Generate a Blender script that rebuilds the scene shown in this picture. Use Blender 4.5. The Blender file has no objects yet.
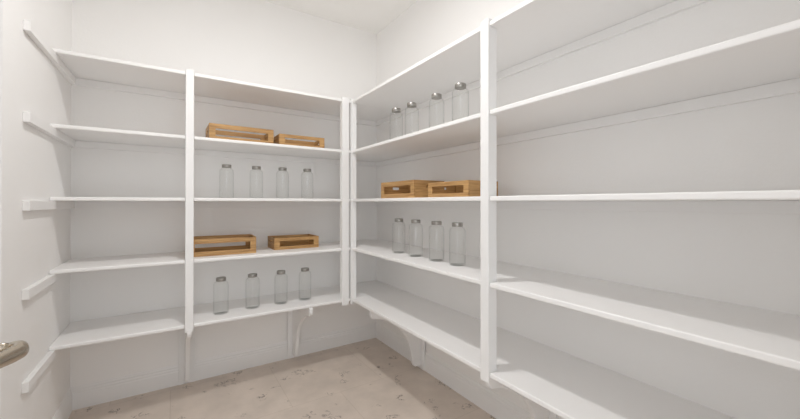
import bpy, bmesh, math
from mathutils import Vector, Matrix

S = 0.889            # survey units -> metres (2.74 m ceiling)
H = 1.365            # camera height in survey units
C = bpy.context.scene.collection

# ------------------------------------------------------------------ survey
TH = 0.575603
YA, XB, XL = 3.099, 1.7246, -0.5729      # back wall, right wall, left wall
FA, FB = 2.6208, 1.2246                  # front lines of the two shelf runs
ZS = [H - .8092, H - .3922, H + .0084, H + .4087, H + .8216]   # undersides
T = .0225
CEIL = H + 1.716
YF = -.09 / S                            # inner face of the doorway wall


# ------------------------------------------------------------------ helpers
def P(x, y, z):
    return Vector((x * S, y * S, z * S))


def mat(name):
    m = bpy.data.materials.new(name)
    m.use_nodes = True
    return m, m.node_tree, m.node_tree.nodes['Principled BSDF']


def paint(name, col, rough, bump=0.0, scale=60, var=.012):
    m, nt, b = mat(name)
    N, L = nt.nodes, nt.links
    geo = N.new('ShaderNodeTexCoord')
    n = N.new('ShaderNodeTexNoise')
    n.inputs['Scale'].default_value = 1.7
    n.inputs['Detail'].default_value = 3
    L.new(geo.outputs['Object'], n.inputs['Vector'])
    r = N.new('ShaderNodeMapRange')
    r.inputs['To Min'].default_value = 1 - var
    r.inputs['To Max'].default_value = 1 + var
    L.new(n.outputs['Fac'], r.inputs['Value'])
    mx = N.new('ShaderNodeVectorMath')
    mx.operation = 'SCALE'
    mx.inputs[0].default_value = col
    L.new(r.outputs['Result'], mx.inputs['Scale'])
    L.new(mx.outputs['Vector'], b.inputs['Base Color'])
    b.inputs['Roughness'].default_value = rough
    if bump:
        n2 = N.new('ShaderNodeTexNoise')
        n2.inputs['Scale'].default_value = scale
        n2.inputs['Detail'].default_value = 2
        L.new(geo.outputs['Object'], n2.inputs['Vector'])
        bp = N.new('ShaderNodeBump')
        bp.inputs['Strength'].default_value = bump
        bp.inputs['Distance'].default_value = .002
        L.new(n2.outputs['Fac'], bp.inputs['Height'])
        L.new(bp.outputs['Normal'], b.inputs['Normal'])
    return m


M_WALL = paint('wall_paint', (.88, .872, .862), .75, .25, 90)
M_CEIL = paint('ceiling_paint', (.87, .86, .84), .85, .3, 70)
M_TRIM = paint('trim_paint', (.85, .847, .842), .42, .05, 40, .006)
M_SHELF = paint('shelf_paint', (.86, .852, .845), .42, .06, 30, .006)


def wood(name, c1, c2, scale=1.0, along_y=False):
    m, nt, b = mat(name)
    N, L = nt.nodes, nt.links
    tc = N.new('ShaderNodeTexCoord')
    mp = N.new('ShaderNodeMapping')
    mp.inputs['Scale'].default_value = (40 * scale, 3 * scale, 60 * scale) if along_y else (3 * scale, 40 * scale, 60 * scale)
    L.new(tc.outputs['Object'], mp.inputs['Vector'])
    n = N.new('ShaderNodeTexNoise')
    n.inputs['Scale'].default_value = 1.5
    n.inputs['Detail'].default_value = 5
    n.inputs['Distortion'].default_value = .6
    L.new(mp.outputs['Vector'], n.inputs['Vector'])
    r = N.new('ShaderNodeValToRGB')
    r.color_ramp.elements[0].position = .3
    r.color_ramp.elements[0].color = (*c1, 1)
    r.color_ramp.elements[1].position = .72
    r.color_ramp.elements[1].color = (*c2, 1)
    L.new(n.outputs['Fac'], r.inputs['Fac'])
    L.new(r.outputs['Color'], b.inputs['Base Color'])
    b.inputs['Roughness'].default_value = .5
    return m


M_WOOD = wood('oiled_wood', (.31, .16, .052), (.60, .365, .15))
M_WOOD_END = wood('oiled_wood_end', (.31, .16, .052), (.60, .365, .15), along_y=True)


def floor_mat():
    m, nt, b = mat('stone_tile')
    N, L = nt.nodes, nt.links
    tc = N.new('ShaderNodeTexCoord')

    def math_(op, a, c=None, d=None):
        q = N.new('ShaderNodeMath')
        q.operation = op
        for i, v in enumerate((a, c, d)):
            if v is None:
                continue
            if isinstance(v, (int, float)):
                q.inputs[i].default_value = v
            else:
                L.new(v, q.inputs[i])
        return q.outputs[0]

    # brick pattern gives the staggered tiles
    mp = N.new('ShaderNodeMapping')
    mp.inputs['Location'].default_value = (-.666 * S + .305, -2.34 * S, 0)
    L.new(tc.outputs['Object'], mp.inputs['Vector'])
    br = N.new('ShaderNodeTexBrick')
    br.offset = .5
    br.offset_frequency = 2
    br.inputs['Scale'].default_value = 1
    br.inputs['Mortar Size'].default_value = .0022
    br.inputs['Mortar Smooth'].default_value = .3
    br.inputs['Brick Width'].default_value = .61
    br.inputs['Row Height'].default_value = .61
    br.inputs['Color1'].default_value = (.655, .575, .505, 1)
    br.inputs['Color2'].default_value = (.685, .60, .53, 1)
    br.inputs['Mortar'].default_value = (.58, .50, .43, 1)
    L.new(mp.outputs['Vector'], br.inputs['Vector'])
    # cloudy tone
    n1 = N.new('ShaderNodeTexNoise')
    n1.inputs['Scale'].default_value = 6
    n1.inputs['Detail'].default_value = 6
    n1.inputs['Roughness'].default_value = .6
    L.new(tc.outputs['Object'], n1.inputs['Vector'])
    r1 = N.new('ShaderNodeMapRange')
    r1.inputs['From Min'].default_value = .3
    r1.inputs['From Max'].default_value = .7
    r1.inputs['To Min'].default_value = .90
    r1.inputs['To Max'].default_value = 1.08
    L.new(n1.outputs['Fac'], r1.inputs['Value'])
    sc = N.new('ShaderNodeVectorMath')
    sc.operation = 'SCALE'
    L.new(br.outputs['Color'], sc.inputs[0])
    L.new(r1.outputs['Result'], sc.inputs['Scale'])
    # short broken dark veins, in clusters
    nv = N.new('ShaderNodeTexNoise')
    nv.inputs['Scale'].default_value = 19
    nv.inputs['Detail'].default_value = 5
    nv.inputs['Roughness'].default_value = .62
    nv.inputs['Distortion'].default_value = .7
    L.new(tc.outputs['Object'], nv.inputs['Vector'])
    ridge = math_('ABSOLUTE', math_('SUBTRACT', nv.outputs['Fac'], .5))
    vein = math_('SUBTRACT', 1, math_('MULTIPLY', ridge, 34))
    vein = math_('MAXIMUM', vein, 0)
    nc = N.new('ShaderNodeTexNoise')
    nc.inputs['Scale'].default_value = 7.5
    nc.inputs['Detail'].default_value = 2
    L.new(tc.outputs['Object'], nc.inputs['Vector'])
    rc = N.new('ShaderNodeMapRange')
    rc.inputs['From Min'].default_value = .60
    rc.inputs['From Max'].default_value = .655
    L.new(nc.outputs['Fac'], rc.inputs['Value'])
    vm = math_('MULTIPLY', math_('MULTIPLY', vein, rc.outputs['Result']), 1.0)
    mix = N.new('ShaderNodeMix')
    mix.data_type = 'RGBA'
    L.new(vm, mix.inputs['Factor'])
    L.new(sc.outputs['Vector'], mix.inputs[6])
    mix.inputs[7].default_value = (.07, .05, .03, 1)
    L.new(mix.outputs[2], b.inputs['Base Color'])
    b.inputs['Roughness'].default_value = .42
    bp = N.new('ShaderNodeBump')
    bp.inputs['Strength'].default_value = .25
    bp.inputs['Distance'].default_value = .002
    L.new(math_('SUBTRACT', 1, br.outputs['Fac']), bp.inputs['Height'])
    L.new(bp.outputs['Normal'], b.inputs['Normal'])
    return m


M_FLOOR = floor_mat()


def metal(name, col, rough, scale=200, aniso=0):
    m, nt, b = mat(name)
    N, L = nt.nodes, nt.links
    tc = N.new('ShaderNodeTexCoord')
    n = N.new('ShaderNodeTexNoise')
    n.inputs['Scale'].default_value = scale
    L.new(tc.outputs['Object'], n.inputs['Vector'])
    r = N.new('ShaderNodeMapRange')
    r.inputs['To Min'].default_value = rough * .85
    r.inputs['To Max'].default_value = rough * 1.15
    L.new(n.outputs['Fac'], r.inputs['Value'])
    L.new(r.outputs['Result'], b.inputs['Roughness'])
    b.inputs['Base Color'].default_value = (*col, 1)
    b.inputs['Metallic'].default_value = 1
    return m


M_CAP = metal('brushed_steel', (.40, .385, .36), .33)
M_NICKEL = metal('satin_nickel', (.52, .46, .38), .22, 120)


def glass_mat():
    m, nt, b = mat('clear_glass')
    N, L = nt.nodes, nt.links
    N.remove(b)
    out = N['Material Output']
    tr = N.new('ShaderNodeBsdfTransparent')
    gl = N.new('ShaderNodeBsdfGlossy')
    gl.inputs['Roughness'].default_value = .03
    lw = N.new('ShaderNodeLayerWeight')
    lw.inputs['Blend'].default_value = .5
    cr = N.new('ShaderNodeValToRGB')
    e = cr.color_ramp.elements
    e[0].position = 0
    e[0].color = (.996, .998, .997, 1)
    e[1].position = 1
    e[1].color = (.66, .68, .67, 1)
    k = cr.color_ramp.elements.new(.80)
    k.color = (.988, .992, .99, 1)
    L.new(lw.outputs['Facing'], cr.inputs['Fac'])
    L.new(cr.outputs['Color'], tr.inputs['Color'])
    p5 = N.new('ShaderNodeMath')
    p5.operation = 'POWER'
    p5.inputs[1].default_value = 5
    L.new(lw.outputs['Facing'], p5.inputs[0])
    fr = N.new('ShaderNodeMapRange')
    fr.inputs['To Min'].default_value = .025
    fr.inputs['To Max'].default_value = .45
    L.new(p5.outputs[0], fr.inputs['Value'])
    ns = N.new('ShaderNodeTexNoise')          # faint waviness of pressed glass
    ns.inputs['Scale'].default_value = 14
    bp = N.new('ShaderNodeBump')
    bp.inputs['Strength'].default_value = .08
    bp.inputs['Distance'].default_value = .002
    L.new(ns.outputs['Fac'], bp.inputs['Height'])
    L.new(bp.outputs['Normal'], gl.inputs['Normal'])
    mx = N.new('ShaderNodeMixShader')
    L.new(fr.outputs['Result'], mx.inputs['Fac'])
    L.new(tr.outputs['BSDF'], mx.inputs[1])
    L.new(gl.outputs['BSDF'], mx.inputs[2])
    L.new(mx.outputs['Shader'], out.inputs['Surface'])
    return m


M_GLASS = glass_mat()


def emit_mat(name, col, strength):
    m, nt, b = mat(name)
    b.inputs['Base Color'].default_value = (.9, .9, .9, 1)
    b.inputs['Emission Color'].default_value = (*col, 1)
    b.inputs['Emission Strength'].default_value = strength
    return m


# mesh helpers (metric coordinates inside) ---------------------------------
def link(name, bm, m, parent=None, loc=None, bevel=0, seg=2, smooth=False):
    me = bpy.data.meshes.new(name)
    bmesh.ops.recalc_face_normals(bm, faces=bm.faces)
    if loc is not None:
        bmesh.ops.translate(bm, verts=bm.verts, vec=-Vector(loc))
    bm.to_mesh(me)
    bm.free()
    me.materials.append(m)
    if smooth:
        for p in me.polygons:
            p.use_smooth = True
    o = bpy.data.objects.new(name, me)
    C.objects.link(o)
    if parent is not None:
        o.parent = parent
    elif loc is not None:
        o.location = loc
    if bevel:
        md = o.modifiers.new('bevel', 'BEVEL')
        md.width = bevel
        md.segments = seg
        md.limit_method = 'ANGLE'
        md.angle_limit = math.radians(40)
        md.harden_normals = False
    return o


def box(bm, x0, x1, y0, y1, z0, z1):
    """axis-aligned box in survey units"""
    v = [bm.verts.new(P(x, y, z)) for z in (z0, z1) for x, y in ((x0, y0), (x1, y0), (x1, y1), (x0, y1))]
    for f in ((0, 3, 2, 1), (4, 5, 6, 7), (0, 1, 5, 4), (1, 2, 6, 5), (2, 3, 7, 6), (3, 0, 4, 7)):
        bm.faces.new([v[i] for i in f])


def prism(bm, pts, axis, a0, a1):
    """closed 2D outline (metric) extruded along an axis: 'z' (x,y) / 'x' (y,z) / 'y' (x,z)"""
    def mk(p, a):
        if axis == 'z':
            return (p[0], p[1], a)
        if axis == 'x':
            return (a, p[0], p[1])
        return (p[0], a, p[1])
    lo = [bm.verts.new(mk(p, a0)) for p in pts]
    hi = [bm.verts.new(mk(p, a1)) for p in pts]
    n = len(pts)
    bm.faces.new(lo)
    bm.faces.new(hi)
    for i in range(n):
        bm.faces.new((lo[i], lo[(i + 1) % n], hi[(i + 1) % n], hi[i]))


def lathe(bm, prof, n=40, cap0=True, cap1=True):
    rings = []
    for r, z in prof:
        rings.append([bm.verts.new((r * math.cos(2 * math.pi * i / n), r * math.sin(2 * math.pi * i / n), z)) for i in range(n)])
    for a, b in zip(rings, rings[1:]):
        for i in range(n):
            bm.faces.new((a[i], a[(i + 1) % n], b[(i + 1) % n], b[i]))
    if cap0:
        bm.faces.new(rings[0][::-1])
    if cap1:
        bm.faces.new(rings[-1])


def root(name, loc, label, cat, group=None):
    o = bpy.data.objects.new(name, None)
    C.objects.link(o)
    o.location = loc
    o.empty_display_size = .05
    tag(o, label, cat, group)
    return o


def tag(o, label, cat, group=None):
    o['label'] = label
    o['category'] = cat
    if group:
        o['group'] = group


def struct(name, bm, m, **k):
    o = link(name, bm, m, **k)
    o['kind'] = 'structure'
    return o


# ------------------------------------------------------------------ room shell
W = .12 / S
KY = -2.6 / S           # floor outside the doorway runs on to here
bm = bmesh.new(); box(bm, XL - W, XB + W, KY, YA + W, -.05, 0)
struct('floor', bm, M_FLOOR)
bm = bmesh.new(); box(bm, XL - W, XB + W, YF - W, YA + W, CEIL, CEIL + .08)
struct('ceiling', bm, M_CEIL)
bm = bmesh.new(); box(bm, XL - W, XB + W, YA, YA + W, 0, CEIL)
struct('wall_back', bm, M_WALL)
bm = bmesh.new(); box(bm, XB, XB + W, YF - W, YA, 0, CEIL)
struct('wall_right', bm, M_WALL)
bm = bmesh.new(); box(bm, XL - W, XL, YF - W, YA, 0, CEIL)
struct('wall_left', bm, M_WALL)
# doorway wall: two piers and a header
DX0, DX1, DH = -.475 / S, .46 / S, 2.44 / S
bm = bmesh.new()
box(bm, XL, DX0, YF - W, YF, 0, CEIL)
box(bm, DX1, XB, YF - W, YF, 0, CEIL)
box(bm, DX0, DX1, YF - W, YF, DH, CEIL)
struct('wall_front', bm, M_WALL)

# baseboards: stepped profile, height .15, run between walls
BH = .150 * S


def base_profile():
    h = BH
    return [(0, 0), (.0125, 0), (.0125, h * .66), (.0105, h * .70), (.0105, h * .78), (.0075, h * .83),
            (.0075, h * .90), (.004, h * .96), (.003, h), (0, h)]


bm = bmesh.new(); prism(bm, [(YA * S - d, z) for d, z in base_profile()], 'x', XL * S + .0005, XB * S - .0005)
struct('baseboard_back', bm, M_TRIM)
bm = bmesh.new(); prism(bm, [(XB * S - d, z) for d, z in base_profile()], 'y', YF * S, YA * S - .013)
struct('baseboard_right', bm, M_TRIM)
bm = bmesh.new(); prism(bm, [(XL * S + d, z) for d, z in base_profile()], 'y', YF * S, YA * S - .013)
struct('baseboard_left', bm, M_TRIM)
bm = bmesh.new()
prism(bm, [(YF * S + d, z) for d, z in base_profile()], 'x', DX1 * S + .075, XB * S - .013)
struct('baseboard_front', bm, M_TRIM)
# door casing on the pantry side of the doorway
bm = bmesh.new()
cw = .07 / S
box(bm, DX1, DX1 + cw, YF, YF + .016, 0, DH + cw)
box(bm, DX0, DX1, YF, YF + .016, DH, DH + cw)
box(bm, DX0 - .02, DX0, YF, YF + .016, 0, DH + cw)
struct('trim_1', bm, M_TRIM, bevel=.003)

# ------------------------------------------------------------------ open door leaf with lever handle
hinge = Vector((-.462, -.066, 0))
free = Vector((-.2475, .871, 0))
dv = (free - hinge); width = dv.length; dv.normalize()
ang = math.atan2(dv.y, dv.x)
bm = bmesh.new()
# local: x along the leaf, y thickness (towards the wall is +y), z up ; raised panels
th = .035


def lbox(bm, x0, x1, y0, y1, z0, z1):
    v = [bm.verts.new((x, y, z)) for z in (z0, z1) for x, y in ((x0, y0), (x1, y0), (x1, y1), (x0, y1))]
    for f in ((0, 3, 2, 1), (4, 5, 6, 7), (0, 1, 5, 4), (1, 2, 6, 5), (2, 3, 7, 6), (3, 0, 4, 7)):
        bm.faces.new([v[i] for i in f])


lbox(bm, 0, width, .006, th - .006, .01, 2.42)
for y0, y1 in ((0, .006), (th - .006, th)):
    lbox(bm, 0, .11, y0, y1, .01, 2.42)
    lbox(bm, width - .11, width, y0, y1, .01, 2.42)
    for z0, z1 in ((.01, .22), (1.05, 1.2), (2.3, 2.42)):
        lbox(bm, .11, width - .11, y0, y1, z0, z1)
door = link('door_1', bm, M_TRIM, bevel=.002)
door['kind'] = 'structure'
door.location = hinge
door.rotation_euler = (0, 0, ang)
# the lever: rose on the leaf, neck, then a curved lever running back to the hinge
inv = (Matrix.Translation(hinge) @ Matrix.Rotation(ang, 4, 'Z')).inverted()


def sweep(bm, path, n=20):
    """path of (centre, half_w, half_h, side, up)"""
    rings = []
    for c, a, b, sd, up in path:
        rings.append([bm.verts.new(c + sd * (a * math.cos(t)) + up * (b * math.sin(t)))
                      for t in [2 * math.pi * i / n for i in range(n)]])
    for r0, r1 in zip(rings, rings[1:]):
        for i in range(n):
            bm.faces.new((r0[i], r0[(i + 1) % n], r1[(i + 1) % n], r1[i]))
    bm.faces.new(rings[0][::-1]); bm.faces.new(rings[-1])


zc = .980
lx = width - .062       # along the leaf
bm = bmesh.new()
U = Vector((0, 0, 1)); X = Vector((1, 0, 0)); Y = Vector((0, 1, 0))
# rose
sweep(bm, [(Vector((lx, 0, zc)), .032, .032, X, U), (Vector((lx, -.006, zc)), .032, .032, X, U),
           (Vector((lx, -.010, zc)), .027, .027, X, U)], 32)
rose = link('rose', bm, M_NICKEL, parent=door, smooth=True)
bm = bmesh.new()
path = []
# neck out from the leaf, elbow, then lever
path.append((Vector((lx, -.008, zc)), .0115, .0115, X, U))
path.append((Vector((lx, -.038, zc)), .0105, .0105, X, U))
for i in range(9):
    t = i / 8 * math.pi / 2
    c = Vector((lx - .018 * (1 - math.cos(t)), -.043 - .020 * math.sin(t), zc + .001 * i / 8))
    tan = Vector((-math.sin(t), -math.cos(t), 0))
    sd = tan.cross(U)
    k = i / 8
    path.append((c, .0105 + .0 * k, .0105 + .0022 * math.sin(k * 3.14) + .002 * k, sd, U))
for k, (dx, dz, a, b) in enumerate([(.03, .001, .0095, .0125), (.05, .002, .0085, .0115), (.075, .004, .0078, .0105),
                                    (.10, .004, .0072, .0100), (.12, -.002, .0068, .0105), (.135, .001, .006, .009),
                                    (.141, .003, .003, .005)]):
    path.append((Vector((lx - dx, -.063 + .0015 * math.sin(k), zc + dz)), a, b, Y, U))
sweep(bm, path, 24)
lev = link('door_lever', bm, M_NICKEL, parent=door, smooth=True)
lev['label'] = 'curved satin nickel lever of the door'

# ------------------------------------------------------------------ posts
PF = .0065              # how far posts stand proud of the shelf fronts
posts = [
    ('A', .0585, .1045, FA - PF, FA + .044, 'slim white shelf post in the middle of the back run of shelves'),
    ('A', 1.139, 1.1985, FA - PF, FA + .040, 'left of the two white posts together at the corner of the shelving'),
    ('B', FB - PF, FB + .040, 2.611, 2.657, 'right of the two white posts together at the corner of the shelving'),
    ('B', FB - PF, FB + .050, 1.126, 1.177, 'tall white shelf post in the right run of shelves, nearest the viewer'),
]
PZ0, PZ1 = H - .836, H + .859
for run, x0, x1, y0, y1, lab in posts:
    bm = bmesh.new()
    box(bm, x0, x1, y0, y1, PZ0, PZ1)
    o = link('shelf_post', bm, M_TRIM, loc=P((x0 + x1) / 2, (y0 + y1) / 2, PZ0), bevel=.0022, seg=2)
    tag(o, lab, 'post')

# ------------------------------------------------------------------ shelves
g = .0006
where = ['lowest', 'second lowest', 'middle', 'second highest', 'highest']
extra_a = ['carrying four bottles', 'carrying two wooden crates', 'carrying four glass bottles',
           'carrying two wooden crates', 'empty']
extra_b = ['empty and just above the brackets', 'carrying four glass bottles', 'carrying two wooden crates',
           'carrying four glass bottles', 'empty']
CH, CT = .046, .0215     # cleats


def rounded(o):
    return o


def board(name, pts, z0, parent, loc):
    bm = bmesh.new()
    prism(bm, [(x * S, y * S) for x, y in pts], 'z', z0 * S, (z0 + T) * S)
    return link(name, bm, M_SHELF, parent=parent, loc=loc, bevel=.0055, seg=3)


for i, z in enumerate(ZS):
    # back run: from the left wall to the right wall, notched round its posts
    pa = [(XL + g, FA)]
    for x0, x1, y1 in ((.0585, .1045, FA + .044), (1.139, 1.1985, FA + .040)):
        pa += [(x0 - g, FA), (x0 - g, y1 + g), (x1 + g, y1 + g), (x1 + g, FA)]
    pa += [(FB - PF - g, FA), (FB - PF - g, 2.657 + g), (FB + .040 + g, 2.657 + g), (FB + .040 + g, FA),
           (XB - g, FA), (XB - g, YA - g), (XL + g, YA - g)]
    loc = P((XL + XB) / 2, YA, z)
    r = root('wall_shelf', loc, 'white back wall shelf, %s of five, %s' % (where[i], extra_a[i]), 'shelf')
    b = board('board', pa, z, r, loc)
    bm = bmesh.new()
    box(bm, XL + CT + g, XB - g, YA - CT, YA - g, z - CH, z - g)
    link('wall_cleat', bm, M_SHELF, parent=r, loc=loc, bevel=.0015)
    bm = bmesh.new()
    box(bm, XL + g, XL + CT + .003, 2.225, YA - g, z - CH, z - g)
    link('side_cleat', bm, M_SHELF, parent=r, loc=loc, bevel=.0015)
    # right run
    pb = [(FB, FA - g), (FB, 2.611 - g)]
    pb = [(FB + .040 + g, FA - g), (FB + .040 + g, 2.611 - g), (FB, 2.611 - g),
          (FB, 1.177 + g), (FB + .050 + g, 1.177 + g), (FB + .050 + g, 1.126 - g), (FB, 1.126 - g),
          (FB, YF + g), (XB - g, YF + g), (XB - g, FA - g)]
    loc = P(XB, 1.2, z)
    r = root('wall_shelf', loc, 'white right wall shelf, %s of five, %s' % (where[i], extra_b[i]), 'shelf')
    b = board('board', pb, z, r, loc)
    bm = bmesh.new()
    box(bm, XB - CT, XB - g, YF + g, YA - CT - g, z - CH, z - g)
    link('wall_cleat', bm, M_SHELF, parent=r, loc=loc, bevel=.0015)

# ------------------------------------------------------------------ shelf brackets under the lowest shelves
prof = [(.0, 0), (.480, 0), (.487, -.012), (.487, -.040), (.480, -.058), (.465, -.068), (.445, -.071), (.415, -.075),
        (.38, -.088), (.34, -.108), (.30, -.132), (.262, -.160), (.230, -.188), (.200, -.222), (.175, -.258),
        (.153, -.300), (.136, -.350), (.122, -.405), (.112, -.455), (.105, -.490), (.096, -.510), (.080, -.521), (0, -.521)]
z0 = ZS[0] - g
BT = .013               # half thickness


def bracket(run, pos, lab):
    if run == 'A':
        loc = P(pos, YA, 0)
    else:
        loc = P(XB, pos, 0)
    r = root('shelf_bracket', loc, lab, 'bracket')
    bd = .022           # backing board
    bm = bmesh.new()
    pts = [((d if k else 0), z) for k, (d, z) in enumerate(prof)]
    lim = lambda d: max(d, bd + g)
    if run == 'A':
        q = [((YA - lim(d)) * S, (z0 + z) * S) for d, z in pts]
        prism(bm, q, 'x', (pos - BT) * S, (pos + BT) * S)
    else:
        q = [((XB - lim(d)) * S, (z0 + z) * S) for d, z in pts]
        prism(bm, q, 'y', (pos - BT) * S, (pos + BT) * S)
    link('curved_arm', bm, M_TRIM, parent=r, loc=loc, bevel=.0015)
    # backing board stands on the floor; cut round the cleat and over the baseboard
    bm = bmesh.new()
    zt = ZS[0] - CH - g
    h = .052
    if run == 'A':
        box(bm, pos - h, pos + h, YA - bd, YA - .0145, .0005, zt)
    else:
        box(bm, XB - bd, XB - .0145, pos - h, pos + h, .0005, zt)
    link('backing_board', bm, M_TRIM, parent=r, loc=loc, bevel=.0015)
    return r


bracket('A', .0815, 'white curved shelf bracket on the back wall below the slim middle post')
bracket('A', .884, 'white curved shelf bracket on the back wall below the rightmost bottle of the lowest shelf')
bracket('B', 2.315, 'white curved shelf bracket on the right wall near the room corner')
bracket('B', 1.151, 'white curved shelf bracket on the right wall just under the nearest post')

# ------------------------------------------------------------------ glass bottles
bh, br_ = .252 * S, .0485 * S


def make_bottle():
    r = root('glass_bottle', (0, 0, 0), '', 'bottle')
    bm = bmesh.new()
    R = br_
    outer = [(R * .86, .0), (R * .95, .0012), (R, .005), (R, .176), (R * .985, .184), (R * .93, .191), (R * .82, .1965),
             (R * .70, .1995), (R * .62, .202), (R * .60, .206), (R * .60, .2185)]
    w = .0025
    inner = [(R * .60 - w, .2185), (R * .60 - w, .206), (R * .62 - w, .2005), (R * .80 - w, .1945), (R * .93 - w, .188),
             (R - w, .178), (R - w, .012), (R * .8, .008), (.002, .0075)]
    lathe(bm, outer + inner, 40, True, True)
    link('bottle_body', bm, M_GLASS, parent=r, smooth=True)
    bm = bmesh.new()
    c = .0325 * S
    z = .2035
    lathe(bm, [(c * .80, z), (c * .97, z), (c, z + .0012), (c, z + .019), (c * .97, z + .0205), (c * .90, z + .0210)], 36)
    for k in (.0045, .0075):
        pass
    l = link('screw_cap', bm, M_CAP, parent=r, smooth=False, bevel=.0)
    for p in l.data.polygons:
        p.use_smooth = abs(p.normal.z) < .5
    l['label'] = 'brushed steel screw cap'
    return r


def copy_tree(o, parent=None):
    c = o.copy()
    C.objects.link(c)
    c.parent = parent
    for ch in o.children:
        copy_tree(ch, c)
    return c


spots = []
names4 = ['leftmost', 'second from left', 'third from left', 'rightmost']
for k, (x, y) in enumerate([(.326, 2.885), (.535, 2.883), (.735, 2.883), (.935, 2.872)]):
    spots.append((x, y, ZS[2] + T, 'steel capped glass bottle, %s on the middle shelf of the back wall' % names4[k], 'glass bottles on the middle back shelf'))
for k, (x, y) in enumerate([(.280, 2.776), (.493, 2.790), (.703, 2.797), (.896, 2.805)]):
    spots.append((x, y, ZS[0] + T, 'steel capped glass bottle, %s on the lowest shelf of the back wall' % names4[k], 'glass bottles on the lowest back shelf'))
for k, (x, y) in enumerate([(1.352, 2.135), (1.368, 1.960), (1.388, 1.715), (1.382, 1.490)]):
    spots.append((x, y, ZS[3] + T, 'steel capped glass bottle, %s on the second highest shelf of the right wall' % names4[k], 'glass bottles on the high right shelf'))
for k, (x, y) in enumerate([(1.398, 2.170), (1.406, 1.965), (1.410, 1.742), (1.412, 1.549)]):
    spots.append((x, y, ZS[1] + T, 'steel capped glass bottle, %s on the second lowest shelf of the right wall' % names4[k], 'glass bottles on the low right shelf'))
proto = make_bottle()
for k, (x, y, z, lab, grp) in enumerate(spots):
    o = proto if k == 0 else copy_tree(proto)
    o.location = P(x, y, z)
    o.rotation_euler = (0, 0, k * .7)
    tag(o, lab, 'bottle', grp)


# ------------------------------------------------------------------ wooden crates
def panel(bm, L, hh, th, y, win, cut_r=0):
    """upright board along x at depth y with a rectangular or slotted opening (x0,x1,z0,z1)"""
    x0, x1, z0, z1 = win
    if cut_r:
        n = 8
        cy = (z0 + z1) / 2
        r = (z1 - z0) / 2
        loop = [(x1 - r + r * math.cos(t), cy + r * math.sin(t)) for t in [-math.pi / 2 + math.pi * i / n for i in range(n + 1)]]
        loop += [(x0 + r + r * math.cos(t), cy + r * math.sin(t)) for t in [math.pi / 2 + math.pi * i / n for i in range(n + 1)]]
    else:
        loop = [(x1, z0), (x1, z1), (x0, z1), (x0, z0)]
    outer = [(L, 0), (L, hh), (0, hh), (0, 0)]
    m = len(loop)
    vs = []
    for yy in (y, y + th):
        vs.append(([bm.verts.new((a, yy, b)) for a, b in outer], [bm.verts.new((a, yy, b)) for a, b in loop]))
    for o_, i_ in vs:      # face ring: four fans
        q = m // 4 if m > 4 else 1
        if m == 4:
            for k in range(4):
                bm.faces.new((o_[k], o_[(k + 1) % 4], i_[(k + 1) % 4], i_[k]))
        else:
            h2 = m // 2
            # loop order: right arc bottom->top (0..h2-1), left arc top->bottom (h2..m-1)
            mid_r, mid_l = h2 // 2, h2 + h2 // 2
            bm.faces.new([o_[0]] + [o_[1]] + [i_[j] for j in range(h2 - 1, -1, -1)])
            bm.faces.new([o_[1], o_[2], i_[h2], i_[h2 - 1]])
            bm.faces.new([o_[2], o_[3]] + [i_[j] for j in range(m - 1, h2 - 1, -1)])
            bm.faces.new([o_[3], o_[0], i_[0], i_[m - 1]])
    (o0, i0), (o1, i1) = vs
    for k in range(4):
        bm.faces.new((o0[k], o0[(k + 1) % 4], o1[(k + 1) % 4], o1[k]))
    for k in range(m):
        bm.faces.new((i0[k], i0[(k + 1) % m], i1[(k + 1) % m], i1[k]))


def make_crate(L, D, hh, back_win, side):
    L, D, hh = L * S, D * S, hh * S
    t = .010
    r = root('wooden_crate', (0, 0, 0), '', 'crate')
    rail = hh * .27
    bm = bmesh.new(); panel(bm, L, hh, t, 0, (side * S, L - side * S, rail, hh - rail))
    link('front_panel', bm, M_WOOD, parent=r, bevel=.0008)
    bm = bmesh.new()
    if back_win:
        panel(bm, L, hh, t, D - t, (side * S, L - side * S, rail, hh - rail))
    else:
        lbox(bm, 0, L, D - t, D, 0, hh)
    link('back_panel', bm, M_WOOD, parent=r, bevel=.0008)
    ew = D - 2 * t - .0006
    hs = hh * .17
    for x in (0, L - t):
        bm = bmesh.new()
        panel(bm, ew, hh, t, 0, (ew / 2 - .028, ew / 2 + .028, hh * .56, hh * .56 + hs), 1)
        # turn so that it runs along y
        for v in bm.verts:
            a, b_, c = v.co
            v.co = (x + b_, t + .0003 + a, c)
        link('end_panel', bm, M_WOOD_END, parent=r, bevel=.0008)
    bm = bmesh.new(); lbox(bm, t + .0003, L - t - .0003, t + .0003, D - t - .0003, .0, .006)
    link('crate_bottom', bm, M_WOOD, parent=r)
    return r


def place(r, x, y, z, rz, lab, grp):
    r.location = P(x, y, z)
    r.rotation_euler = (0, 0, rz)
    tag(r, lab, 'crate', grp)


big, small = (.430, .258, .119), (.356, .232, .092)
G = 'small wooden crates on the shelves'
place(make_crate(*big, True, .040), .199, 2.722, ZS[3] + T, 0.02, 'larger honey wood open crate on the second highest back shelf, left of the pair', G)
place(make_crate(*small, False, .042), .664, 2.703, ZS[3] + T, -0.01, 'smaller honey wood open crate on the second highest back shelf, right of the pair', G)
place(make_crate(*big, True, .040), .0755, 2.735, ZS[1] + T, -0.03, 'larger honey wood open crate on the second lowest back shelf, beside the slim post', G)
place(make_crate(*small, False, .042), .652, 2.795, ZS[1] + T, 0, 'smaller honey wood open crate on the second lowest back shelf, right of the larger one', G)
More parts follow.
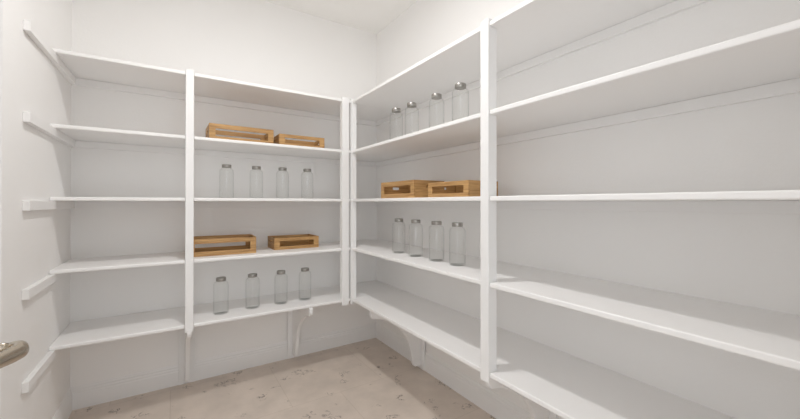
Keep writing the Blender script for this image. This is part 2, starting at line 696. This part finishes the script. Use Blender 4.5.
# on the right run the fronts face the room (-x): rotate by -90 deg, local x -> -y
place(make_crate(*big, False, .040), 1.305, 2.275, ZS[2] + T, -math.pi / 2, 'honey wood open crate on the middle right shelf, nearer the room corner', G)
place(make_crate(*small, False, .040), 1.325, 1.722, ZS[2] + T, -math.pi / 2, 'honey wood open crate on the middle right shelf, partly behind the nearest post', G)

# ------------------------------------------------------------------ ceiling light
LX, LY = .40, 1.49
cz = CEIL * S
r = root('ceiling_light', (LX * S, LY * S, cz), 'round white ceiling light above the pantry floor', 'ceiling light')
bm = bmesh.new()
lathe(bm, [(.105, 0), (.105, -.012), (.098, -.02), (.092, -.02), (.092, 0)], 48, False, False)
link('trim_ring', bm, M_TRIM, parent=r, smooth=True)
bm = bmesh.new()
lathe(bm, [(.090, -.002), (.090, -.020), (.080, -.030), (.055, -.038), (.02, -.042)], 48, True, True)
lens = link('lens', bm, emit_mat('lamp_lens', (1.0, .955, .90), 14.0), parent=r, smooth=True)

la = bpy.data.lights.new('ceiling_lamp', 'AREA')
la.shape = 'DISK'
la.size = .12
la.energy = 15.2
la.color = (1.0, .99, .98)
lo = bpy.data.objects.new('ceiling_lamp', la)
C.objects.link(lo)
lo.location = (LX * S, LY * S, cz - .046)

# ------------------------------------------------------------------ daylight of the next room through the doorway
w = bpy.data.worlds.new('world')
bpy.context.scene.world = w
w.use_nodes = True
bg = w.node_tree.nodes['Background']
bg.inputs['Color'].default_value = (.91, .955, 1.0, 1)
bg.inputs["Strength"].default_value = 2.1

# ------------------------------------------------------------------ camera
cam = bpy.data.cameras.new('camera')
co = bpy.data.objects.new('camera', cam)
C.objects.link(co)
cam.sensor_width = 36
cam.lens = 347.466 / 800 * 36
cam.shift_y = -(209.5 - 201.367) / 800
cam.clip_start = .02
pitch, roll = .003924, .000913
f = Vector((math.sin(TH) * math.cos(pitch), math.cos(TH) * math.cos(pitch), math.sin(pitch)))
R = Vector((math.cos(TH), -math.sin(TH), 0))
Uv = R.cross(f)
R2 = R * math.cos(roll) + Uv * math.sin(roll)
U2 = R2.cross(f)
m = Matrix((R2, U2, -f)).transposed().to_4x4()
m.translation = Vector((0, 0, H * S))
co.matrix_world = m
sc = bpy.context.scene
sc.camera = co
sc.view_settings.view_transform = 'Standard'
sc.view_settings.look = 'None'
sc.view_settings.gamma = 1
sc.view_settings.use_curve_mapping = False
sc.view_settings.exposure = 0.0
sc.cycles.max_bounces = 16
sc.cycles.diffuse_bounces = 12
sc.cycles.transparent_max_bounces = 24
